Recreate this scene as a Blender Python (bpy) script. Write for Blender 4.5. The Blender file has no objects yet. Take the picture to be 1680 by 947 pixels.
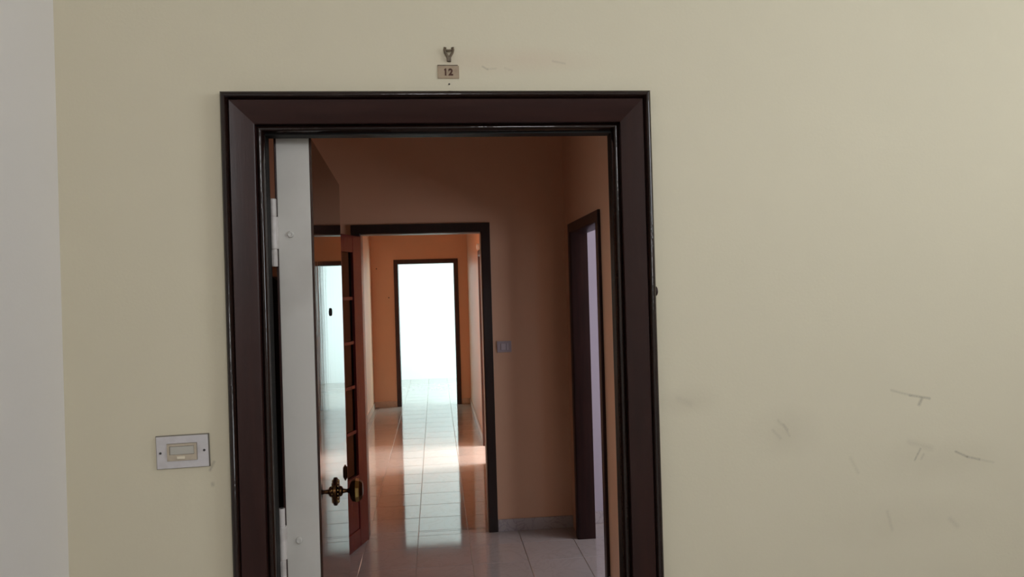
import bpy, bmesh, math, random
from mathutils import Matrix, Vector
random.seed(7)
S = bpy.context.scene
COL = S.collection

# ------------------------------------------------------------------ camera
YAW, PITCH, ROLL, F = 0.10095, 0.00124, 0.02856, 1250.0
fw = Vector((math.sin(YAW)*math.cos(PITCH), math.cos(YAW)*math.cos(PITCH), math.sin(PITCH)))
r0 = Vector((math.cos(YAW), -math.sin(YAW), 0)); u0 = r0.cross(fw)
cr, sr = math.cos(ROLL), math.sin(ROLL)
rx = cr*r0 - sr*u0; up = sr*r0 + cr*u0
cam = bpy.data.cameras.new('camera'); camo = bpy.data.objects.new('camera', cam); COL.objects.link(camo)
cam.sensor_fit = 'HORIZONTAL'; cam.sensor_width = 36.0; cam.lens = F/1680*36.0; cam.clip_start = 0.02
M4 = Matrix(((rx.x, up.x, -fw.x, 0.0), (rx.y, up.y, -fw.y, -1.95), (rx.z, up.z, -fw.z, 1.68), (0, 0, 0, 1)))
camo.matrix_world = M4
S.camera = camo

# ------------------------------------------------------------------ world, daylight at the windows and one added fill, exposure
W = bpy.data.worlds.new('sky'); S.world = W; W.use_nodes = True
W.node_tree.nodes['Background'].inputs[0].default_value = (0.62, 0.78, 1.0, 1)
W.node_tree.nodes['Background'].inputs[1].default_value = 1.0
S.view_settings.view_transform = 'Standard'; S.view_settings.look = 'None'
S.view_settings.exposure = 0.0; S.view_settings.gamma = 1.0; S.view_settings.use_curve_mapping = False
S.cycles.max_bounces = 14; S.cycles.diffuse_bounces = 8; S.cycles.glossy_bounces = 6
S.cycles.use_denoising = True

def window_light(name, loc, direction, w, h, power, col):
    l = bpy.data.lights.new(name, 'AREA'); l.shape = 'RECTANGLE'; l.size = w; l.size_y = h
    l.energy = power; l.color = col
    o = bpy.data.objects.new(name, l); COL.objects.link(o); o.location = loc
    o.rotation_euler = Vector(direction).to_track_quat('-Z', 'Y').to_euler()
    return o
window_light('daylight_landing_window', (0.66, -3.66, 2.62), (0, 1, 0), 0.52, 0.46, 29, (0.97, 0.98, 1.0))
window_light('daylight_landing_stair', (2.66, -1.6, 2.4), (-1, 0, 0), 1.2, 0.9, 27, (0.92, 0.97, 1.0))
window_light('daylight_far_room', (2.46, 11.2, 1.5), (-1, 0, 0), 2.2, 2.2, 190, (0.74, 0.98, 1.0))
window_light('daylight_side_room', (3.06, 6.0, 1.5), (-1, 0, 0), 1.2, 1.5, 350, (1.0, 0.95, 0.92))
window_light('daylight_right_room', (3.26, 1.9, 1.6), (-1, 0, 0), 1.2, 1.4, 55, (0.91, 0.89, 1.0))
window_light('fill_left_room', (-3.02, 1.65, 1.6), (1, 0, 0), 1.1, 1.3, 17, (1.0, 0.92, 0.86))  # lamp of an added, unseen left room, brightens the hall

# ------------------------------------------------------------------ materials
def mat(name):
    m = bpy.data.materials.new(name); m.use_nodes = True
    nt = m.node_tree; return m, nt, nt.nodes['Principled BSDF']
def N(nt, t, **kw):
    n = nt.nodes.new(t)
    for k, v in kw.items(): setattr(n, k, v)
    return n
def plain(name, col, rough=0.5, metal=0.0, ior=1.5):
    m, nt, b = mat(name)
    b.inputs['Base Color'].default_value = (*col, 1); b.inputs['Roughness'].default_value = rough
    b.inputs['Metallic'].default_value = metal; b.inputs['IOR'].default_value = ior
    return m
def noise(nt, scale, detail=3.0, stretch=(1, 1, 1), coord='Object'):
    tc = N(nt, 'ShaderNodeTexCoord'); mp = N(nt, 'ShaderNodeMapping'); mp.inputs['Scale'].default_value = stretch
    nz = N(nt, 'ShaderNodeTexNoise'); nz.inputs['Scale'].default_value = scale; nz.inputs['Detail'].default_value = detail
    nt.links.new(tc.outputs[coord], mp.inputs[0]); nt.links.new(mp.outputs[0], nz.inputs['Vector'])
    return nz
def bump(nt, b, src, strength, dist):
    bp = N(nt, 'ShaderNodeBump'); bp.inputs['Strength'].default_value = strength; bp.inputs['Distance'].default_value = dist
    nt.links.new(src, bp.inputs['Height']); nt.links.new(bp.outputs[0], b.inputs['Normal'])
def mix(nt, fac, a, c, mode='MIX'):
    mx = N(nt, 'ShaderNodeMix', data_type='RGBA', blend_type=mode)
    for sock, v in ((0, fac), (6, a), (7, c)):
        if isinstance(v, (int, float)): mx.inputs[sock].default_value = v
        elif isinstance(v, tuple): mx.inputs[sock].default_value = (*v, 1)
        else: nt.links.new(v, mx.inputs[sock])
    return mx.outputs[2]
def math_n(nt, op, a, b=None):
    n = N(nt, 'ShaderNodeMath', operation=op)
    for i, v in enumerate((a, b)):
        if v is None: continue
        if isinstance(v, (int, float)): n.inputs[i].default_value = v
        else: nt.links.new(v, n.inputs[i])
    return n.outputs[0]
def vmath(nt, op, a, b=None, scale=None, out=0):
    n = N(nt, 'ShaderNodeVectorMath', operation=op)
    for i, v in enumerate((a, b)):
        if v is None: continue
        if isinstance(v, tuple): n.inputs[i].default_value = v
        else: nt.links.new(v, n.inputs[i])
    if scale is not None: nt.links.new(scale, n.inputs['Scale'])
    return n.outputs[out]

def plaster(name, col, var=0.06, marks=(), smudges=(), rough=0.75, spec=0.25):
    m, nt, b = mat(name)
    n1 = noise(nt, 1.3, 4); n2 = noise(nt, 140, 2); n3 = noise(nt, 9, 5)
    c = mix(nt, n1.outputs[0], tuple(x*(1-var) for x in col), tuple(min(1, x*(1+var)) for x in col))
    c = mix(nt, math_n(nt, 'MULTIPLY', n3.outputs[0], 0.12), c, tuple(x*0.8 for x in col))
    tc = N(nt, 'ShaderNodeTexCoord').outputs['Object'] if (marks or smudges) else None
    ng = noise(nt, 260, 3) if marks else None
    for (x0, z0, x1, z1, w, s) in marks:      # scuffs: distance to a short stroke on the paint
        P = vmath(nt, 'SUBTRACT', tc, (x0, 0, z0)); d = (x1-x0, 0, z1-z0); L2 = d[0]**2+d[2]**2
        t = math_n(nt, 'DIVIDE', vmath(nt, 'DOT_PRODUCT', P, d, out=1), L2)
        n = N(nt, 'ShaderNodeClamp'); nt.links.new(t, n.inputs[0])
        dist = vmath(nt, 'LENGTH', vmath(nt, 'SUBTRACT', P, vmath(nt, 'SCALE', d, scale=n.outputs[0])), out=1)
        k = N(nt, 'ShaderNodeMapRange'); k.inputs[1].default_value = 0; k.inputs[2].default_value = w*1.35
        k.inputs[3].default_value = s*1.25; k.inputs[4].default_value = 0
        nt.links.new(dist, k.inputs[0])
        c = mix(nt, math_n(nt, 'MULTIPLY', k.outputs[0], ng.outputs[0]), c, (0.10, 0.085, 0.065))
    for (x0, z0, rx_, rz_, sc) in smudges:    # faint hand smears
        P = vmath(nt, 'SUBTRACT', tc, (x0, 0, z0)); P = vmath(nt, 'MULTIPLY', P, (1/rx_, 0, 1/rz_))
        dist = vmath(nt, 'LENGTH', P, out=1)
        k = N(nt, 'ShaderNodeMapRange'); k.inputs[1].default_value = 0; k.inputs[2].default_value = 1
        k.inputs[3].default_value = 1; k.inputs[4].default_value = 0; nt.links.new(dist, k.inputs[0])
        c = mix(nt, math_n(nt, 'MULTIPLY', math_n(nt, 'MULTIPLY', k.outputs[0], n3.outputs[0]), sc[3]), c, sc[:3])
    nt.links.new(c, b.inputs['Base Color']); b.inputs['Roughness'].default_value = rough
    b.inputs['Specular IOR Level'].default_value = spec
    bump(nt, b, n2.outputs[0], 0.12, 0.002)
    return m

MARKS = [(1.221, 1.378, 1.275, 1.362, 0.004, 0.30), (1.275, 1.362, 1.331, 1.351, 0.004, 0.55), (1.308, 1.351, 1.300, 1.336, 0.005, 0.6),
         (1.283, 1.186, 1.300, 1.215, 0.003, 0.55), (1.302, 1.188, 1.309, 1.200, 0.004, 0.25), (1.27, 1.235, 1.33, 1.215, 0.010, 0.16),
         (1.402, 1.203, 1.435, 1.187, 0.0035, 0.65), (1.435, 1.187, 1.470, 1.178, 0.004, 0.5), (1.470, 1.178, 1.512, 1.168, 0.004, 0.2),
         (0.138, 2.254, 0.150, 2.247, 0.003, 0.45), (0.150, 2.247, 0.172, 2.249, 0.003, 0.22), (0.195, 2.250, 0.214, 2.244, 0.003, 0.18),
         (0.32, 2.268, 0.352, 2.262, 0.003, 0.3),
         (0.90, 1.31, 0.925, 1.285, 0.005, 0.22), (0.885, 1.285, 0.905, 1.262, 0.005, 0.2), (0.915, 1.30, 0.93, 1.268, 0.004, 0.2),
         (-0.560, 1.221, -0.5595, 1.218, 0.005, 0.5), (1.20, 1.05, 1.212, 1.0, 0.006, 0.16), (1.38, 1.02, 1.40, 1.0, 0.008, 0.18),
         (-0.565, 1.255, -0.555, 1.275, 0.004, 0.5), (1.10, 1.20, 1.12, 1.16, 0.006, 0.14), (0.63, 1.38, 0.66, 1.365, 0.01, 0.14)]
SMUDGE = [(0.22, 2.27, 0.28, 0.04, (0.62, 0.42, 0.32, 0.5)), (0.66, 1.375, 0.10, 0.05, (0.35, 0.30, 0.22, 0.3)),
          (0.92, 1.28, 0.12, 0.08, (0.35, 0.30, 0.22, 0.25)), (-0.63, 1.305, 0.12, 0.10, (0.40, 0.35, 0.25, 0.22)),
          (1.35, 1.18, 0.25, 0.08, (0.35, 0.30, 0.22, 0.22)), (1.25, 1.02, 0.3, 0.08, (0.35, 0.30, 0.22, 0.18))]
CREAM = plaster('cream_wall_paint', (0.70, 0.64, 0.49), 0.035, MARKS, SMUDGE)
OFFWHITE = plaster('off_white_wall_paint', (0.80, 0.77, 0.745), 0.03)
ORANGE = plaster('orange_wall_paint', (0.72, 0.45, 0.29), 0.05, rough=0.42, spec=0.5)
PEACH = plaster('peach_room_paint', (0.86, 0.66, 0.55), 0.02)
WHITE = plaster('white_wall_paint', (0.84, 0.84, 0.83), 0.02)
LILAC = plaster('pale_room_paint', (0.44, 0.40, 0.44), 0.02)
CEIL = plaster('ceiling_paint', (0.78, 0.77, 0.74), 0.02)

def wood(name, dark, light, rough, bump_s, stretch, coat=0.0, rscale=7.0, bdist=0.003):
    m, nt, b = mat(name)
    n1 = noise(nt, rscale, 6, stretch); n2 = noise(nt, 55, 3, tuple(max(0.25, s*0.5) for s in stretch))
    r = N(nt, 'ShaderNodeValToRGB'); r.color_ramp.elements[0].color = (*dark, 1); r.color_ramp.elements[1].color = (*light, 1)
    r.color_ramp.elements[0].position = 0.35; r.color_ramp.elements[1].position = 0.7
    nt.links.new(n1.outputs[0], r.inputs[0]); nt.links.new(r.outputs[0], b.inputs['Base Color'])
    b.inputs['Roughness'].default_value = rough; b.inputs['Coat Weight'].default_value = coat; b.inputs['Coat Roughness'].default_value = 0.08
    bump(nt, b, n2.outputs[0], bump_s, bdist)
    return m
def less_shine(m, v): m.node_tree.nodes['Principled BSDF'].inputs['Specular IOR Level'].default_value = v
WOOD_V = wood('dark_brown_varnish_upright', (0.024, 0.0076, 0.0062), (0.036, 0.0120, 0.0095), 0.36, 0.08, (6, 6, 0.5))
WOOD_H = wood('dark_brown_varnish_level', (0.024, 0.0076, 0.0062), (0.036, 0.0120, 0.0095), 0.36, 0.08, (0.5, 6, 6))
less_shine(WOOD_V, 0.36); less_shine(WOOD_H, 0.36)
BEAD = wood('glossy_dark_brown_bead', (0.012, 0.0055, 0.0042), (0.018, 0.0075, 0.0055), 0.10, 0.5, (1.2, 1.2, 1.2), 0.0, 7.0, 0.0022)
WOOD_IN = wood('interior_dark_wood', (0.012, 0.006, 0.005), (0.022, 0.009, 0.007), 0.35, 0.15, (6, 6, 0.5))
WOOD_FAR = wood('interior_brown_wood', (0.030, 0.010, 0.007), (0.05, 0.017, 0.010), 0.4, 0.15, (6, 6, 0.5))
WOOD_DEEP = wood('deep_red_brown_wood', (0.017, 0.006, 0.006), (0.028, 0.009, 0.008), 0.38, 0.12, (6, 6, 0.5)); less_shine(WOOD_DEEP, 0.3)
REDWOOD = wood('red_mahogany_varnish', (0.075, 0.012, 0.011), (0.11, 0.020, 0.017), 0.22, 0.15, (6, 6, 0.5))
GLOSSDOOR = wood('glossy_brown_door_panel', (0.030, 0.014, 0.010), (0.055, 0.026, 0.018), 0.045, 0.16, (10, 10, 0.25), 0.0, 7.0, 0.0012)
streak_maps = [n for n in GLOSSDOOR.node_tree.nodes if n.type == 'MAPPING']   # long upright brush waves in the varnish
streak_maps[1].inputs['Scale'].default_value = (0.55, 0.55, 0.03)
BLACKWOOD = wood('black_stained_wood', (0.004, 0.004, 0.004), (0.008, 0.007, 0.006), 0.5, 0.1, (6, 6, 0.5)); less_shine(BLACKWOOD, 0.12)

def soiled(name, col, dirt, scale=6.0, rough=0.5, amt=0.5):
    m, nt, b = mat(name)
    n1 = noise(nt, scale, 5); r = N(nt, 'ShaderNodeMapRange'); r.inputs[1].default_value = 0.45; r.inputs[2].default_value = 0.8; r.inputs[4].default_value = amt
    nt.links.new(n1.outputs[0], r.inputs[0])
    nt.links.new(mix(nt, r.outputs[0], col, dirt), b.inputs['Base Color']); b.inputs['Roughness'].default_value = rough
    return m
DOORWHITE = soiled('aged_white_door_edge', (0.58, 0.56, 0.525), (0.42, 0.395, 0.36), 5.0, 0.45, 0.6)
HINGEWHITE = soiled('painted_hinge_white', (0.64, 0.60, 0.58), (0.40, 0.35, 0.32), 30.0, 0.4, 0.8)
PLATE = soiled('brushed_aluminium_plate', (0.62, 0.59, 0.60), (0.48, 0.44, 0.44), 40, 0.4, 0.6)
BEIGE = soiled('beige_bell_plastic', (0.52, 0.44, 0.34), (0.36, 0.29, 0.22), 60, 0.45, 0.6)
CLEAR = plain('cloudy_bell_window', (0.50, 0.48, 0.43), 0.18)
IVORY = plain('ivory_button', (0.78, 0.70, 0.55), 0.35)
DARK = plain('dark_screw', (0.05, 0.045, 0.04), 0.5)
GAP = plain('shadow_gap_edge', (0.20, 0.175, 0.14), 0.8)  # shadow gap of the bell plate, put into the colour
BRASSPLATE = soiled('tarnished_brass_plate', (0.36, 0.265, 0.165), (0.28, 0.195, 0.12), 80, 0.42, 0.7)
BRASSHOOK = soiled('old_brass_hook', (0.14, 0.10, 0.06), (0.07, 0.05, 0.03), 90, 0.45, 0.8)
NUMBER = plain('engraved_brown_number', (0.075, 0.022, 0.006), 0.6)
BRONZE = plain('aged_bronze', (0.10, 0.048, 0.018), 0.24, 1.0)
BRASS = plain('polished_brass', (0.62, 0.44, 0.16), 0.2, 1.0)
BLACK = plain('black_hole', (0.004, 0.004, 0.004), 0.6)
SWITCHP = plain('grey_switch_plastic', (0.42, 0.36, 0.38), 0.4)
SWITCHR = plain('pale_switch_rocker', (0.52, 0.47, 0.50), 0.35)
WHITEP = plain('white_plastic', (0.85, 0.85, 0.85), 0.4)
GROUT = plain('pale_grout', (0.42, 0.37, 0.31), 0.9)
LANDFLOOR = plain('landing_marble', (0.24, 0.22, 0.20), 0.25)

m, nt, b = mat('shade_tinted_glass')
b.inputs['Base Color'].default_value = (0.10, 0.085, 0.08, 1); b.inputs['Transmission Weight'].default_value = 1.0  # dark tint carries the dim hall seen behind the panes
b.inputs['Roughness'].default_value = 0.05; b.inputs['IOR'].default_value = 1.3
GLASS = m

def marble(name, a, v, rough, scale=3.0):
    m, nt, b = mat(name)
    oi = N(nt, 'ShaderNodeObjectInfo'); tc = N(nt, 'ShaderNodeTexCoord'); add = vmath(nt, 'ADD', tc.outputs['Object'], None)
    cm = N(nt, 'ShaderNodeCombineXYZ'); nt.links.new(math_n(nt, 'MULTIPLY', oi.outputs['Random'], 37.0), cm.inputs[0]); nt.links.new(math_n(nt, 'MULTIPLY', oi.outputs['Random'], 91.0), cm.inputs[1])
    nt.links.new(cm.outputs[0], add.node.inputs[1])
    nz = N(nt, 'ShaderNodeTexNoise'); nz.inputs['Scale'].default_value = scale; nz.inputs['Detail'].default_value = 7; nz.inputs['Distortion'].default_value = 1.4
    nt.links.new(add, nz.inputs['Vector'])
    r = N(nt, 'ShaderNodeValToRGB'); e = r.color_ramp.elements
    e[0].position = 0.38; e[0].color = (*a, 1); e[1].position = 0.62; e[1].color = (*a, 1)
    k = e.new(0.5); k.color = (*v, 1); k2 = e.new(0.46); k2.color = (*a, 1); k3 = e.new(0.54); k3.color = (*a, 1)
    nt.links.new(nz.outputs[0], r.inputs[0])
    tint = N(nt, 'ShaderNodeMapRange'); tint.inputs[3].default_value = 0.0; tint.inputs[4].default_value = 0.16; nt.links.new(oi.outputs['Random'], tint.inputs[0])
    nt.links.new(mix(nt, tint.outputs[0], r.outputs[0], tuple(x*0.6 for x in a)), b.inputs['Base Color'])
    b.inputs['Roughness'].default_value = rough; b.inputs['IOR'].default_value = 1.7
    n2 = noise(nt, 16, 2); bump(nt, b, n2.outputs[0], 0.02, 0.002)
    return m
TILE = marble('glossy_pale_tile', (0.43, 0.385, 0.35), (0.395, 0.353, 0.32), 0.06, 5.0)
SKIRT = marble('grey_marble_skirting', (0.46, 0.42, 0.41), (0.34, 0.31, 0.31), 0.25, 9.0)
SKIRTC = marble('beige_skirting', (0.58, 0.44, 0.33), (0.48, 0.35, 0.26), 0.3, 9.0)

# ------------------------------------------------------------------ mesh helpers
def obj(name, bm, m, parent=None, smooth=None):
    me = bpy.data.meshes.new(name); bmesh.ops.recalc_face_normals(bm, faces=bm.faces[:]); bm.to_mesh(me); bm.free()
    for x in (m if isinstance(m, (list, tuple)) else [m]): me.materials.append(x)
    if smooth is not None:
        me.polygons.foreach_set('use_smooth', [True]*len(me.polygons)); me.set_sharp_from_angle(angle=math.radians(smooth))
    o = bpy.data.objects.new(name, me); COL.objects.link(o)
    if parent: o.parent = parent
    return o
def empty(name, loc=(0, 0, 0), rz=0.0):
    o = bpy.data.objects.new(name, None); COL.objects.link(o); o.location = loc; o.rotation_euler = (0, 0, rz); o.empty_display_size = 0.1
    return o
def tag(o, label, cat, kind=None, group=None):
    o['label'] = label; o['category'] = cat
    if kind: o['kind'] = kind
    if group: o['group'] = group
    return o
def box(bm, x0, x1, y0, y1, z0, z1, mi=0, bev=0.0):
    r = bmesh.ops.create_cube(bm, size=1.0, matrix=Matrix.Translation(((x0+x1)/2, (y0+y1)/2, (z0+z1)/2)) @ Matrix.Diagonal((x1-x0, y1-y0, z1-z0, 1)))
    fs = set(f for v in r['verts'] for f in v.link_faces)
    for f in fs: f.material_index = mi
    if bev:
        es = set(e for v in r['verts'] for e in v.link_edges)
        bmesh.ops.bevel(bm, geom=list(es), offset=bev, segments=2, profile=0.6, affect='EDGES')
def bx(name, x0, x1, y0, y1, z0, z1, m, parent=None, bev=0.0):
    bm = bmesh.new(); box(bm, x0, x1, y0, y1, z0, z1, 0, bev); return obj(name, bm, m, parent)
def lathe(bm, prof, seg, axis='x', origin=(0, 0, 0), phase=0.0):
    """prof: (distance along axis, radius)."""
    rings = []
    for d, r in prof:
        ring = []
        for k in range(seg):
            t = 2*math.pi*k/seg + phase; c, s = r*math.cos(t), r*math.sin(t)
            v = {'x': (d, c, s), 'y': (c, d, s), 'z': (c, s, d)}[axis]
            ring.append(bm.verts.new((v[0]+origin[0], v[1]+origin[1], v[2]+origin[2])))
        rings.append(ring)
    for a, c in zip(rings, rings[1:]):
        for k in range(seg): bm.faces.new((a[k], a[(k+1) % seg], c[(k+1) % seg], c[k]))
    bm.faces.new(rings[0]); bm.faces.new(rings[-1])
def prism(bm, pts, y0, y1):
    """outline (x, z) pulled from y0 to y1."""
    a = [bm.verts.new((x, y0, z)) for x, z in pts]; c = [bm.verts.new((x, y1, z)) for x, z in pts]
    n = len(pts); bm.faces.new(a); bm.faces.new(c)
    for i in range(n): bm.faces.new((a[i], a[(i+1) % n], c[(i+1) % n], c[i]))
def tube(bm, pts, r, seg=8):
    rings = []
    P = [Vector(p) for p in pts]; R = r if isinstance(r, (list, tuple)) else [r]*len(P)
    for i, p in enumerate(P):
        t = (P[min(i+1, len(P)-1)] - P[max(i-1, 0)]).normalized()
        n = t.orthogonal().normalized() if i == 0 else (n0 - t*n0.dot(t)).normalized()
        n0 = n; bn = t.cross(n)
        rings.append([bm.verts.new(p + R[i]*(math.cos(2*math.pi*k/seg)*n + math.sin(2*math.pi*k/seg)*bn)) for k in range(seg)])
    for a, c in zip(rings, rings[1:]):
        for k in range(seg): bm.faces.new((a[k], a[(k+1) % seg], c[(k+1) % seg], c[k]))
    bm.faces.new(rings[0]); bm.faces.new(rings[-1])

def wall_y(name, x0, x1, y0, y1, z1, mats, holes=(), facing=None):
    """wall with faces looking along -y/+y, cut by door or window holes (xa, xb, za, zb); mats = [-y side, +y side]."""
    bm = bmesh.new(); cuts = sorted(holes); x = x0
    for (a, c, za, zb) in cuts:
        box(bm, x, a, y0, y1, 0, z1)
        if za > 0: box(bm, a, c, y0, y1, 0, za)
        if zb < z1: box(bm, a, c, y0, y1, zb, z1)
        x = c
    box(bm, x, x1, y0, y1, 0, z1)
    bm.normal_update()
    for f in bm.faces: f.material_index = 0 if f.normal.y < -0.5 else 1
    return obj(name, bm, mats)
def wall_x(name, y0, y1, x0, x1, z1, mats, holes=()):
    bm = bmesh.new(); y = y0
    for (a, c, za, zb) in sorted(holes):
        box(bm, x0, x1, y, a, 0, z1)
        if za > 0: box(bm, x0, x1, a, c, 0, za)
        if zb < z1: box(bm, x0, x1, a, c, zb, z1)
        y = c
    box(bm, x0, x1, y, y1, 0, z1)
    bm.normal_update()
    for f in bm.faces: f.material_index = 0 if f.normal.x < -0.5 else 1
    return obj(name, bm, mats)

H = 3.0
def struct(o, label, cat): return tag(o, label, cat, 'structure')

# ------------------------------------------------------------------ shell: landing
CL, CR, CT = -0.512, 0.571, 2.187          # outer edges of the front door casing
WT = 0.13                                  # front wall thickness
struct(wall_y('wall_front', -3.2, 2.6, 0, WT, H, [CREAM, ORANGE], [(CL+0.062, CR-0.062, 0, CT-0.062)]), 'cream painted landing wall around the dark door casing', 'wall')
struct(bx('wall_left', -1.02, -0.902, -3.6, 0, 0, H, OFFWHITE), 'off-white wall strip at the left edge of the landing', 'wall')
struct(wall_x('wall_right', -3.6, 0, 2.6, 2.72, H, [OFFWHITE, OFFWHITE], [(-2.2, -1.0, 1.95, 2.85)]), 'landing side wall to the right of the camera with a window', 'wall')
struct(wall_y('wall_back', -1.02, 2.72, -3.72, -3.6, H, [OFFWHITE, OFFWHITE], [(0.40, 0.92, 2.39, 2.85)]), 'landing wall behind the camera with a high window', 'wall')
struct(bx('floor_landing', -1.02, 2.72, -3.72, 0.0, -0.1, 0.0, LANDFLOOR), 'grey landing floor outside the front door', 'floor')
struct(bx('ceiling', -3.4, 3.5, -3.8, 13.1, H, H+0.12, CEIL), 'plain white ceiling over the rooms', 'ceiling')
# ------------------------------------------------------------------ shell: hall, corridor, rooms
HL, HR, HE = -1.25, 0.92, 3.34             # hall left, right, end
struct(wall_x('wall_hall_left', WT, HE, HL-0.12, HL, H, [WHITE, ORANGE], [(1.25, 2.05, 0, 2.06)]), 'orange hall wall behind the open front door', 'wall')  # opening added to let the left room's fill into the hall
struct(wall_x('wall_added_room_left', WT, 2.92, -3.1, -2.98, H, [WHITE, WHITE], [(1.1, 2.2, 0.95, 2.25)]), 'window wall of the unseen room added left of the hall', 'wall')  # left room added only to bring more light into the hall
struct(bx('wall_added_room_end', -2.98, HL-0.12, 2.8, 2.92, 0, H, WHITE), 'end wall of the unseen room added left of the hall', 'wall')
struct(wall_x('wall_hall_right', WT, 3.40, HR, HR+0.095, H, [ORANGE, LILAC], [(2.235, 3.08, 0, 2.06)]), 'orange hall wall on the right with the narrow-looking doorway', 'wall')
struct(wall_y('wall_hall_end', HL-0.12, HR, HE, HE+0.11, H, [ORANGE, ORANGE], [(-0.51, 0.341, 0, 2.10)]), 'dim brownish orange wall at the end of the hall', 'wall')
KL, KR, KE = -0.925, 0.490, 9.4            # corridor
struct(bx('wall_corridor_left', KL-0.12, KL, HE+0.11, KE, 0, H, ORANGE), 'left wall of the orange corridor', 'wall')
struct(wall_x('wall_corridor_right', HE+0.11, KE, KR, KR+0.11, H, [ORANGE, PEACH], [(5.43, 6.28, 0, 2.06)]), 'right wall of the orange corridor with a side doorway', 'wall')
struct(wall_y('wall_corridor_end', -2.42, 2.42, KE, KE+0.11, H, [ORANGE, WHITE], [(-0.545, 0.30, 0, 2.115)]), 'orange wall at the far end of the corridor', 'wall')
struct(bx('wall_far_room_back', -2.42, 2.42, 12.85, 12.97, 0, H, WHITE), 'sunlit white wall seen through the far doorway', 'wall')
struct(bx('wall_far_room_left', -2.54, -2.42, KE, 12.97, 0, H, WHITE), 'white side wall of the far room', 'wall')
struct(wall_x('wall_far_room_right', KE, 12.97, 2.42, 2.54, H, [WHITE, WHITE], [(10.1, 12.3, 0.4, 2.6)]), 'white window wall of the far room', 'wall')
struct(wall_x('wall_side_room_right', 4.4, 7.6, 3.02, 3.14, H, [PEACH, PEACH], [(5.4, 6.6, 0.75, 2.25)]), 'window wall of the side room off the corridor', 'wall')
struct(bx('wall_side_room_near', KR+0.11, 3.02, 4.4, 4.5, 0, H, PEACH), 'near wall of the side room', 'wall')
struct(bx('wall_side_room_end', KR+0.11, 3.02, 7.5, 7.6, 0, H, PEACH), 'end wall of the side room', 'wall')
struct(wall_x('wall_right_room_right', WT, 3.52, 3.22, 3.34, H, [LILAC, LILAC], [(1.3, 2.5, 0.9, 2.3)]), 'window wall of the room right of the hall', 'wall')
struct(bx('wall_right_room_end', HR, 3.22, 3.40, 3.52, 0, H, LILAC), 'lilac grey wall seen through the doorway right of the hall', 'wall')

# floor slab (grout) with single tiles on it
floor = struct(bx('floor', -3.1, 3.34, 0.0, 12.97, -0.1, -0.003, GROUT), 'pale glossy tiled floor of the hall and corridor', 'floor')
TP, TX, TY = 0.345, -0.16, 3.42
def tile_mesh(w, d):
    bm = bmesh.new(); g = 0.0016; c = 0.0012
    v = []
    for z, i in ((-0.003, g), (-0.0012, g), (0.0, g+c)):
        v.append([bm.verts.new((sx*(w/2-i), sy*(d/2-i), z)) for sx, sy in ((-1, -1), (1, -1), (1, 1), (-1, 1))])
    for a, b2 in ((0, 1), (1, 2)):
        for k in range(4): bm.faces.new((v[a][k], v[a][(k+1) % 4], v[b2][(k+1) % 4], v[b2][k]))
    bm.faces.new(v[2])
    me = bpy.data.meshes.new('tile'); bm.to_mesh(me); bm.free(); me.materials.append(TILE); return me
FULL = tile_mesh(TP, TP)
rest = bmesh.new()
def lay(x0, x1, y0, y1, single=lambda cx, cy: True):
    i0, i1 = math.floor((x0-TX)/TP), math.ceil((x1-TX)/TP); j0, j1 = math.floor((y0-TY)/TP), math.ceil((y1-TY)/TP)
    for i in range(i0, i1):
        for j in range(j0, j1):
            a, b2 = max(x0, TX+i*TP), min(x1, TX+(i+1)*TP); c, d = max(y0, TY+j*TP), min(y1, TY+(j+1)*TP)
            if b2-a < 0.012 or d-c < 0.012: continue
            cx, cy = (a+b2)/2, (c+d)/2
            if single(cx, cy):
                full = b2-a > TP-1e-4 and d-c > TP-1e-4
                o = bpy.data.objects.new('tile', FULL if full else tile_mesh(b2-a, d-c)); COL.objects.link(o); o.parent = floor
                o.location = (cx, cy, 0); o.rotation_euler = (random.gauss(0, 0.0006), random.gauss(0, 0.0006), 0)
            else:
                box(rest, a+0.0016, b2-0.0016, c+0.0016, d-0.0016, -0.003, 0.0)
lay(HL, 3.22, WT, HE, lambda x, y: x < 0.95 or (x < 1.6 and y > 2.1))
lay(HR+0.095, 3.22, HE, 3.40, lambda x, y: x < 1.6)
lay(-0.51, 0.341, HE, HE+0.11)
lay(KL, KR, HE+0.11, KE)
lay(-0.545, 0.30, KE, KE+0.11)
lay(-2.42, 2.42, KE+0.11, 12.85, lambda x, y: -0.9 < x < 0.75)
lay(KR, KR+0.11, 5.43, 6.28)
lay(KR+0.11, 3.02, 4.5, 7.5, lambda x, y: False)
lay(-2.98, HL-0.12, WT, 2.8, lambda x, y: False)  # floor of the added left room
lay(HL-0.12, HL, 1.25, 2.05, lambda x, y: False)
lay(CL+0.062, CR-0.062, 0.0, WT)
ro = obj('outlying_tiles', rest, TILE, floor); ro['kind'] = 'stuff'

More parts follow.
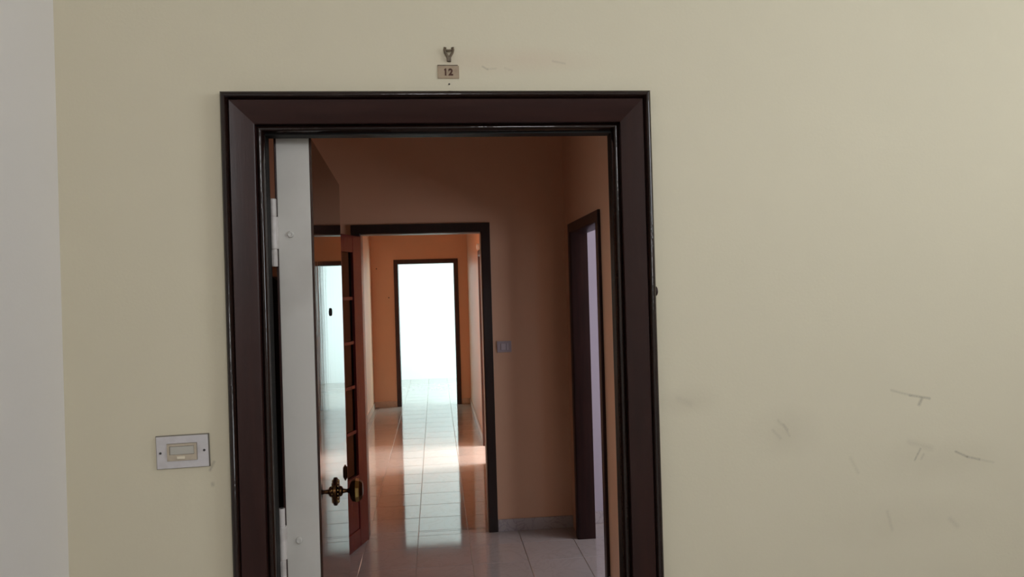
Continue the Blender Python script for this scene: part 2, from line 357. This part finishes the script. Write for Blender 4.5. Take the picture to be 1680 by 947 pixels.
# ------------------------------------------------------------------ door casings
def casing(name, L, R, T, prof, xf, mats, label, smooth=35, root=None, names=('jamb', 'head')):
    """three mitred members; prof (u, y): u inwards from the outer edge, y into the wall; xf maps (x, y, z) to the place."""
    root = root or tag(empty(name), label, 'door frame', 'structure')
    n = len(prof)
    for part, f0, f1, mt in ((names[0], lambda u, y: (L+u, y, 0.0), lambda u, y: (L+u, y, T-u), mats[0]),
                             (names[0], lambda u, y: (R-u, y, 0.0), lambda u, y: (R-u, y, T-u), mats[0]),
                             (names[1], lambda u, y: (L+u, y, T-u), lambda u, y: (R-u, y, T-u), mats[1])):
        bm = bmesh.new()
        a = [bm.verts.new(xf(*f0(u, y))) for u, y in prof]; c = [bm.verts.new(xf(*f1(u, y))) for u, y in prof]
        bm.faces.new(a); bm.faces.new(c)
        for i in range(n): bm.faces.new((a[i], a[(i+1) % n], c[(i+1) % n], c[i]))
        obj(part, bm, mt, root, smooth)
    return root
OUTER_BEAD = [(0, 0), (0, -0.018), (0.0015, -0.0235), (0.005, -0.0275), (0.0095, -0.029), (0.014, -0.027), (0.017, -0.0225), (0.0185, -0.018), (0.0195, -0.0150), (0.0195, 0)]
PANEL = [(0.0197, 0), (0.0197, -0.0165), (0.0215, -0.0195), (0.074, -0.001), (0.0765, 0.0015), (0.0765, 0.024), (0.0635, 0.024), (0.0635, 0)]
INNER_BEAD = [(0.0637, 0.0242), (0.0767, 0.0242), (0.0772, 0.0215), (0.0795, 0.0185), (0.083, 0.0172), (0.0865, 0.0185), (0.0905, 0.0225), (0.0930, 0.029), (0.0940, 0.036), (0.0637, 0.036)]
STOP = [(0.0637, 0.0362), (0.0945, 0.0362), (0.0945, 0.078), (0.0637, 0.078)]
trim1 = casing('trim_1', CL, CR, CT, PANEL, lambda x, y, z: (x, y-0.0005, z), (WOOD_V, WOOD_H), 'dark brown varnished casing with bevelled faces around the front door opening')
casing('trim_1', CL, CR, CT, OUTER_BEAD, lambda x, y, z: (x, y-0.0005, z), (BEAD, BEAD), None, 60, trim1, ('outer_bead', 'outer_bead'))
casing('trim_1', CL, CR, CT, INNER_BEAD, lambda x, y, z: (x, y-0.0005, z), (BEAD, BEAD), None, 60, trim1, ('inner_bead', 'inner_bead'))
casing('trim_1', CL, CR, CT-0.0035, STOP, lambda x, y, z: (x, y-0.0005, z), (BLACKWOOD, BLACKWOOD), None, 30, trim1, ('stop', 'stop'))
bm = bmesh.new(); bmesh.ops.create_icosphere(bm, subdivisions=2, radius=1.0, matrix=Matrix.Translation((0.5735, -0.010, 1.665)) @ Matrix.Diagonal((0.0055, 0.008, 0.013, 1)))
obj('paint_lump', bm, WOOD_V, trim1, 180)

def liner(t, e=0.018): return [(0, -0.0005), (0, -0.014), (0.003, -0.018), (0.058, -0.018), (0.063, -0.013), (0.066, -0.004), (0.066, t+e), (0, t+e), (0, t+0.0005), (0.0495, t+0.0005), (0.0495, -0.0005)]
casing('trim_2', -0.5595, 0.3905, 2.1495, liner(0.11), lambda x, y, z: (x, HE+y, z), (WOOD_IN, WOOD_IN), 'near-black door frame at the end of the hall leading to the corridor')
casing('trim_3', -3.13, -2.185, 2.1095, liner(0.095, 0.008), lambda x, y, z: (HR+y, -x, z), (WOOD_DEEP, WOOD_DEEP), 'dark wooden door frame in the right-hand hall wall')
casing('trim_4', -0.595, 0.3495, 2.1645, liner(0.11), lambda x, y, z: (x, KE+y, z), (WOOD_FAR, WOOD_FAR), 'brown door frame around the bright doorway at the corridor end')
casing('trim_5', -6.33, -5.38, 2.1095, liner(0.11), lambda x, y, z: (KR+y, -x, z), (WOOD_FAR, WOOD_FAR), 'reddish brown door frame on the right side of the corridor')

casing('trim_6', 1.20, 2.10, 2.1095, liner(0.12), lambda x, y, z: (HL-y, x, z), (WOOD_IN, WOOD_IN), 'dark door frame of the added doorway to the unseen left room')  # frames the added opening for the left room's fill
# ------------------------------------------------------------------ skirtings
def skirt(name, x0, x1, y0, y1, m, label, h=0.083): return struct(bx(name, x0, x1, y0, y1, 0.0005, h, m, None, 0.002), label, 'baseboard')
skirt('baseboard_hall_end', 0.392, HR-0.0005, HE-0.012, HE-0.0005, SKIRT, 'grey marble skirting below the light switch in the hall')
skirt('baseboard_hall_end_left', HL+0.0005, -0.561, HE-0.012, HE-0.0005, SKIRT, 'grey marble skirting behind the glazed door')
skirt('baseboard_hall_right', HR-0.012, HR-0.0005, WT+0.0005, 2.183, SKIRT, 'grey marble skirting along the right-hand hall wall')
skirt('baseboard_hall_left', HL+0.0005, HL+0.012, 2.101, HE-0.013, SKIRT, 'grey marble skirting along the left hall wall')
skirt('baseboard_corridor_end_left', KL+0.013, -0.597, KE-0.012, KE-0.0005, SKIRTC, 'beige skirting left of the bright far doorway')
skirt('baseboard_corridor_end_right', 0.3515, KR-0.013, KE-0.012, KE-0.0005, SKIRTC, 'beige skirting right of the bright far doorway')
skirt('baseboard_corridor_left', KL+0.0005, KL+0.012, HE+0.14, KE-0.0005, SKIRTC, 'beige skirting along the left corridor wall')
skirt('baseboard_corridor_right', KR-0.012, KR-0.0005, 6.332, KE-0.0005, SKIRTC, 'beige skirting along the right corridor wall')
skirt('baseboard_right_room', HR+0.0955, 3.2195, 3.388, 3.3995, SKIRT, 'skirting below the lilac grey wall of the right room')

# ------------------------------------------------------------------ front door leaf, open into the hall
A1 = math.radians(2.25)
d1 = empty('door_1', (-0.4045, 0.100, 0.0), A1)     # local x: thickness to the right, local y: width into the hall
struct(d1, 'thick front door standing open, white hinge edge and glossy brown face', 'door')
DW, DT, DH = 0.875, 0.084, 2.096
bm = bmesh.new(); box(bm, 0, DT, 0, DW, 0.008, DH, 0, 0.0012)
bm.normal_update()
obj('leaf_core', bm, DOORWHITE, d1)
panel = bx('outer_panel', DT+0.0002, DT+0.0065, 0.001, DW, 0.010, DH-0.001, GLOSSDOOR, d1, 0.0015)
panel['label'] = 'glossy dark brown outer face with mirror-like varnish'
bx('inner_panel', -0.006, -0.0002, 0.001, DW, 0.010, DH-0.001, WOOD_V, d1, 0.0015)
fx = DT+0.0066
for z in (1.841, 1.037):
    bm = bmesh.new(); lathe(bm, [(0.001, 0.0088), (-0.003, 0.0086), (-0.0055, 0.007), (-0.006, 0.0045), (-0.0045, 0.003)], 20, 'y', (0.0315, 0, z))
    obj('security_bolt', bm, DOORWHITE, d1, 40)
for z0, z1 in ((1.757, 1.934), (0.946, 1.127)):
    h = z1-z0
    bm = bmesh.new(); lathe(bm, [(z0, 0.006), (z0+0.002, 0.0072), (z1-0.002, 0.0072), (z1, 0.006)], 20, 'z', (-0.0090, -0.012, 0)); hg = obj('hinge', bm, HINGEWHITE, d1, 40)
    for a, c, r in ((0.0, 0.25, 0.0082), (0.258, 0.735, 0.0092), (0.743, 1.0, 0.0082)):
        bm = bmesh.new(); lathe(bm, [(z0+a*h, r-0.001), (z0+a*h+0.001, r), (z0+c*h-0.001, r), (z0+c*h, r-0.001)], 20, 'z', (-0.0090, -0.012, 0)); obj('knuckle', bm, HINGEWHITE, hg, 40)
    bx('hinge_leaf', -0.0085, 0.0015, -0.0125, -0.0005, z0+0.26*h, z0+0.735*h, HINGEWHITE, hg, 0.0008)
    bx('frame_leaf', -0.0185, -0.0100, -0.019, -0.010, z0+0.03*h, z0+0.24*h, HINGEWHITE, hg, 0.0008)
# centre knob: rosette, neck and eight-sided grip
ky, kz = 0.408, 1.056
kn = None
bm = bmesh.new(); lathe(bm, [(0, 0.044), (0.004, 0.044), (0.0065, 0.041), (0.0075, 0.034), (0.010, 0.031), (0.012, 0.024), (0.013, 0.015)], 40, 'x', (fx, ky, kz)); kn = obj('centre_knob', bm, BRONZE, d1, 40)
bm = bmesh.new(); lathe(bm, [(0.012, 0.016), (0.016, 0.0165), (0.020, 0.014), (0.023, 0.0075), (0.034, 0.0055), (0.041, 0.008), (0.044, 0.013)], 28, 'x', (fx, ky, kz)); obj('neck', bm, BRONZE, kn, 40)
bm = bmesh.new(); lathe(bm, [(0.042, 0.012), (0.045, 0.024), (0.051, 0.034), (0.062, 0.0365), (0.074, 0.034), (0.083, 0.026), (0.085, 0.017)], 8, 'x', (fx, ky, kz), math.pi/8); obj('grip', bm, BRONZE, kn)
bm = bmesh.new(); lathe(bm, [(0.060, 0.0368), (0.0625, 0.0376), (0.072, 0.0356), (0.073, 0.0342)], 8, 'x', (fx, ky, kz), math.pi/8); o = obj('grip_highlight', bm, BRASS, kn); o['label'] = 'brass highlight on the knob, modelled as a band'  # brighter ring added as the highlight on the bronze grip
bm = bmesh.new()
for k in range(18):
    t = 2*math.pi*k/18; bmesh.ops.create_icosphere(bm, subdivisions=1, radius=0.0032, matrix=Matrix.Translation((fx+0.0085, ky+0.034*math.cos(t), kz+0.034*math.sin(t))))
obj('beading', bm, BRASS, kn, 180)
# peephole and lock escutcheon
bm = bmesh.new(); lathe(bm, [(0, 0.0125), (0.003, 0.0125), (0.0045, 0.010), (0.0045, 0.006), (0.002, 0.005)], 24, 'x', (fx, 0.40, 1.625)); o = obj('peephole', bm, BLACK, d1, 40); o['label'] = 'small dark peephole'
bm = bmesh.new()
pts = [(0.009*math.cos(t), 0.030*math.sin(t)) for t in [2*math.pi*k/24 for k in range(24)]]
a = [bm.verts.new((fx, 0.79+p, 1.026+q)) for p, q in pts]; c = [bm.verts.new((fx+0.003, 0.79+p*0.85, 1.026+q*0.92)) for p, q in pts]
bm.faces.new(a); bm.faces.new(c)
for i in range(24): bm.faces.new((a[i], a[(i+1) % 24], c[(i+1) % 24], c[i]))
es = obj('escutcheon', bm, BRONZE, d1, 30)
bm = bmesh.new(); tube(bm, [(fx+0.003, 0.79, 1.050), (fx+0.005, 0.79, 1.045), (fx+0.006, 0.79, 1.030), (fx+0.005, 0.79, 1.010), (fx+0.003, 0.79, 1.003)], [0.002, 0.0025, 0.003, 0.003, 0.002], 10); obj('keyhole_cover', bm, BRONZE, es, 60)

# ------------------------------------------------------------------ glazed mahogany door, open towards the hall
A2 = math.radians(17.5)
d2 = empty('door_2', (-0.492, 3.300, 0.0), -A2)     # local -y runs from hinge to free edge, local x towards the visible face
struct(d2, 'red mahogany door with small dark glass panes, open beyond the front door', 'door')
LW, LT, ZT = 0.80, 0.04, 2.068
def dbox(name, s0, s1, z0, z1, m, t0=0.0, t1=LT, bev=0.003, parent=d2): return bx(name, -t1, -t0, -s1, -s0, z0, z1, m, parent, bev)
dbox('hinge_stile', 0.0, 0.135, 0.012, ZT, REDWOOD)
dbox('lock_stile', LW-0.135, LW, 0.012, ZT, REDWOOD)
rows = [0.484, 0.771, 1.067, 1.359, 1.651, 1.955]
dbox('top_rail', 0.1352, LW-0.1352, 1.955, ZT, REDWOOD)
dbox('lock_rail', 0.1352, LW-0.1352, 0.40, 0.484, REDWOOD)
dbox('bottom_rail', 0.1352, LW-0.1352, 0.012, 0.13, REDWOOD)
dbox('kick_panel', 0.1352, LW-0.1352, 0.1302, 0.3998, REDWOOD, 0.006, LT-0.006)
cols = [0.135, 0.308, 0.492, 0.665]
for k in (1, 2): dbox('upright_bar', cols[k]-0.013, cols[k]+0.013, 0.4842, 1.9548, REDWOOD, 0.005, LT-0.005)
for i in range(3):
    c0 = cols[i]+(0.0132 if i else 0.0002); c1 = cols[i+1]-(0.0132 if i < 2 else 0.0002)
    for j in range(1, 5): dbox('cross_bar', c0, c1, rows[j]-0.011, rows[j]+0.011, REDWOOD, 0.006, LT-0.006)
    for j in range(5): dbox('pane', c0, c1, rows[j]+(0.0112 if j else 0.0002), rows[j+1]-(0.0112 if j < 4 else 0.0002), GLASS, 0.017, 0.022, 0.0)
for z in (0.25, 1.05, 1.85):
    bm = bmesh.new(); lathe(bm, [(z-0.05, 0.005), (z-0.045, 0.0065), (z+0.045, 0.0065), (z+0.05, 0.005)], 12, 'z', (-0.046, 0.006, 0)); obj('hinge', bm, WOOD_IN, d2, 40)

# ------------------------------------------------------------------ dark cabinet behind the front door
cb = tag(empty('tall_cabinet', (-1.0, 2.88, 0)), 'tall black cabinet with peaked top, seen in the gap behind the front door hinge', 'cabinet')
bm = bmesh.new(); prism(bm, [(-0.20, 0.06), (0.20, 0.06), (0.20, 1.66), (-0.20, 1.66)], -0.16, 0.17); obj('carcass', bm, BLACKWOOD, cb)
bm = bmesh.new(); prism(bm, [(-0.215, 1.6602), (0.215, 1.6602), (0.215, 1.685), (0.16, 1.715), (0.03, 1.80), (-0.03, 1.80), (-0.16, 1.715), (-0.215, 1.685)], -0.175, 0.17); obj('pediment', bm, BLACKWOOD, cb)
bx('plinth', -0.19, 0.19, -0.145, 0.165, 0.0, 0.0598, BLACKWOOD, cb)
for s in (-1, 1):
    dr = bx('cabinet_door', 0.002 if s > 0 else -0.196, 0.196 if s > 0 else -0.002, -0.176, -0.1602, 0.08, 1.64, BLACKWOOD, cb, 0.003)
    bm = bmesh.new(); lathe(bm, [(-0.1762, 0.006), (-0.188, 0.006), (-0.194, 0.012), (-0.202, 0.011), (-0.205, 0.006)], 14, 'y', (s*0.025, 0, 0.95)); obj('knob', bm, BRONZE, dr, 40)

# ------------------------------------------------------------------ doorbell plate
bp = tag(empty('doorbell_plate', (-0.6275, 0, 1.3045)), 'rectangular aluminium doorbell plate screwed to the cream wall left of the door', 'doorbell')
bp.rotation_euler = (0, -math.radians(1.0), 0)
def loc(name, x0, x1, z0, z1, y0, y1, m, parent, bev=0.0): return bx(name, x0, x1, -y1, -y0, z0, z1, m, parent, bev)
loc('shadow_gap', -0.0632, 0.0640, -0.0405, 0.0415, 0.0002, 0.0032, GAP, bp, 0.001)  # dark border wider than the plate, modelled as its shadow gap
pl = loc('cover_plate', -0.0612, 0.0615, -0.0392, 0.0392, 0.0033, 0.0062, PLATE, bp, 0.001)
hs = None
bm = bmesh.new()   # bell insert: frame around a recessed name window
for (x0, x1, z0, z1) in ((-0.0355, 0.0345, -0.0205, -0.006), (-0.0355, -0.0300, -0.006, 0.0205), (0.0285, 0.0345, -0.006, 0.0205), (-0.0300, 0.0285, 0.0150, 0.0205)):
    box(bm, x0, x1, -0.0092, -0.0063, z0, z1)
hs = obj('bell_insert', bm, BEIGE, bp)
loc('insert_rim', -0.0365, 0.0355, -0.0212, 0.0216, 0.0063, 0.0070, GAP, hs)
loc('name_window', -0.0284, 0.0276, -0.0052, 0.0138, 0.0071, 0.0080, CLEAR, hs)
o = loc('bell_button', -0.0118, 0.0068, -0.0165, -0.0095, 0.0093, 0.0125, IVORY, hs, 0.001); o['label'] = 'small ivory push button'
for x, z in ((-0.0520, -0.0005), (0.0520, 0.0010)):
    bm = bmesh.new(); lathe(bm, [(-0.0063, 0.0030), (-0.0075, 0.0028), (-0.0082, 0.0016)], 16, 'y', (x, 0, z)); sw = obj('screw', bm, DARK, bp, 40)

# ------------------------------------------------------------------ number plaque and hook
nb = tag(empty('number_plaque', (0.0500, 0, 2.2400)), 'small brass plaque engraved 12 above the front door', 'plaque')
pw, ph = 0.0272, 0.0172
bm = bmesh.new(); prism(bm, [(-pw, -ph), (pw, -ph), (pw, ph-0.003), (pw-0.003, ph), (-pw, ph)], -0.0030, -0.0002)
bmesh.ops.bevel(bm, geom=bm.edges[:], offset=0.0006, segments=1, affect='EDGES'); obj('plate', bm, BRASSPLATE, nb)
loc('top_lip', -pw, pw-0.003, ph-0.0022, ph, 0.0031, 0.0040, BRASSHOOK, nb, 0.0004)
cu = bpy.data.curves.new('digit', 'FONT'); cu.body = '2'; cu.size = 0.0235; cu.align_x = 'CENTER'; cu.align_y = 'CENTER'; cu.extrude = 0.0003; cu.offset = 0.0011
to = bpy.data.objects.new('digit_curve', cu); COL.objects.link(to); bpy.context.view_layer.update()
me = bpy.data.meshes.new_from_object(to.evaluated_get(bpy.context.evaluated_depsgraph_get())); bpy.data.objects.remove(to); bpy.data.curves.remove(cu)
me.materials.clear(); me.materials.append(NUMBER)
zs = [v.co.y for v in me.vertices]; zm = (min(zs)+max(zs))/2; k = 0.0182/(max(zs)-min(zs))
for v in me.vertices: v.co.x *= k; v.co.y = (v.co.y-zm)*k
dg = bpy.data.objects.new('digit', me); COL.objects.link(dg); dg.parent = nb; dg.location = (0.0060, -0.0034, -0.0010); dg.rotation_euler = (math.pi/2, 0, 0)
bm = bmesh.new(); prism(bm, [(-0.0090, -0.0101), (-0.0050, -0.0101), (-0.0050, 0.0081), (-0.0078, 0.0081), (-0.0106, 0.0058), (-0.0106, 0.0026), (-0.0090, 0.0034)], -0.0037, -0.0031)
obj('digit', bm, NUMBER, nb)

hk = tag(empty('wall_hook', (0.0525, 0, 2.265)), 'little tarnished brass two-pronged hook above the number plaque', 'hook')
bx('shank', -0.0055, 0.0055, -0.008, -0.0002, 0.0, 0.013, BRASSHOOK, hk, 0.001)
for s in (-1, 1):
    bm = bmesh.new(); tube(bm, [(s*0.002, -0.0045, 0.011), (s*0.005, -0.0055, 0.016), (s*0.0088, -0.0065, 0.022), (s*0.0107, -0.009, 0.0285), (s*0.0092, -0.012, 0.0345)], [0.0036, 0.0033, 0.0033, 0.0034, 0.0038], 10); obj('prong', bm, BRASSHOOK, hk, 60)
bm = bmesh.new(); tube(bm, [(-0.0098, -0.0085, 0.0280), (-0.004, -0.008, 0.0275), (0.004, -0.008, 0.0275), (0.0098, -0.0085, 0.0285)], 0.0028, 10); obj('bridge', bm, BRASSHOOK, hk, 60)
bm = bmesh.new(); lathe(bm, [(-0.0001, 0.0019), (-0.0014, 0.0023), (-0.0022, 0.0012)], 10, 'y', (0.0515, 0, 2.2085)); tag(obj('nail', bm, DARK, None, 60), 'tiny dark nail just below the number plaque', 'nail')

# ------------------------------------------------------------------ hall light switch
ls = tag(empty('light_switch', (0.469, HE, 1.283)), 'grey light switch on the dim wall beside the hall door frame', 'light switch')
loc('cover_plate', -0.050, 0.050, -0.039, 0.039, 0.0005, 0.008, SWITCHP, ls, 0.002)
loc('rocker', -0.022, 0.012, -0.023, 0.023, 0.0082, 0.012, SWITCHR, ls, 0.0015)
loc('rocker', 0.0145, 0.030, -0.023, 0.023, 0.0082, 0.0105, SWITCHR, ls, 0.001)
loc('slot', 0.0122, 0.0142, -0.023, 0.023, 0.0081, 0.0088, BLACK, ls)

# ------------------------------------------------------------------ corridor fittings
bm = bmesh.new(); lathe(bm, [(-0.0005, 0.034), (-0.020, 0.034), (-0.028, 0.028), (-0.032, 0.014)], 24, 'x', (KR, 6.30, 2.152))
tag(obj('cable_cap', bm, WHITEP, None, 40), 'round white plastic cap on the corridor wall above the side door frame', 'wall cap')
for x, z, lb in ((-0.846, 2.04, 'dark nail high on the orange end wall left of the bright doorway'), (-0.676, 1.61, 'dark nail lower on the orange end wall, nearer the bright doorway')):
    bm = bmesh.new(); lathe(bm, [(-0.0005, 0.008), (-0.010, 0.009), (-0.013, 0.005)], 10, 'y', (x, KE, z)); tag(obj('nail', bm, DARK, None, 60), lb, 'nail')

# ------------------------------------------------------------------ window frames of the rooms (out of view, the daylight comes through them)
def window(name, axis, p, a0, a1, z0, z1, label):
    root = struct(empty(name), label, 'window')
    mid = (a0+a1)/2
    for (x0, x1, w0, w1, nm) in ((a0, a0+0.04, z0, z1, 'frame_post'), (a1-0.04, a1, z0, z1, 'frame_post'), (a0+0.0402, a1-0.0402, z0, z0+0.04, 'frame_rail'), (a0+0.0402, a1-0.0402, z1-0.04, z1, 'frame_rail')):
        if axis == 'x': bx(nm, p, p+0.03, x0, x1, w0, w1, WHITEP, root)
        else: bx(nm, x0, x1, p, p+0.03, w0, w1, WHITEP, root)
window('window_1', 'y', -3.65, 0.40, 0.92, 2.39, 2.85, 'high white window in the landing wall behind the camera')
window('window_2', 'x', 2.63, -2.2, -1.0, 1.95, 2.85, 'white window in the landing side wall')
window('window_3', 'x', 2.43, 10.1, 12.3, 0.4, 2.6, 'large white window of the far room')
window('window_4', 'x', 3.03, 5.4, 6.6, 0.75, 2.25, 'white window of the side room')
window('window_6', 'x', -3.04, 1.1, 2.2, 0.95, 2.25, 'white window of the added, unseen left room')  # belongs to the left room added for light
window('window_5', 'x', 3.23, 1.3, 2.5, 0.9, 2.3, 'white window of the right room')
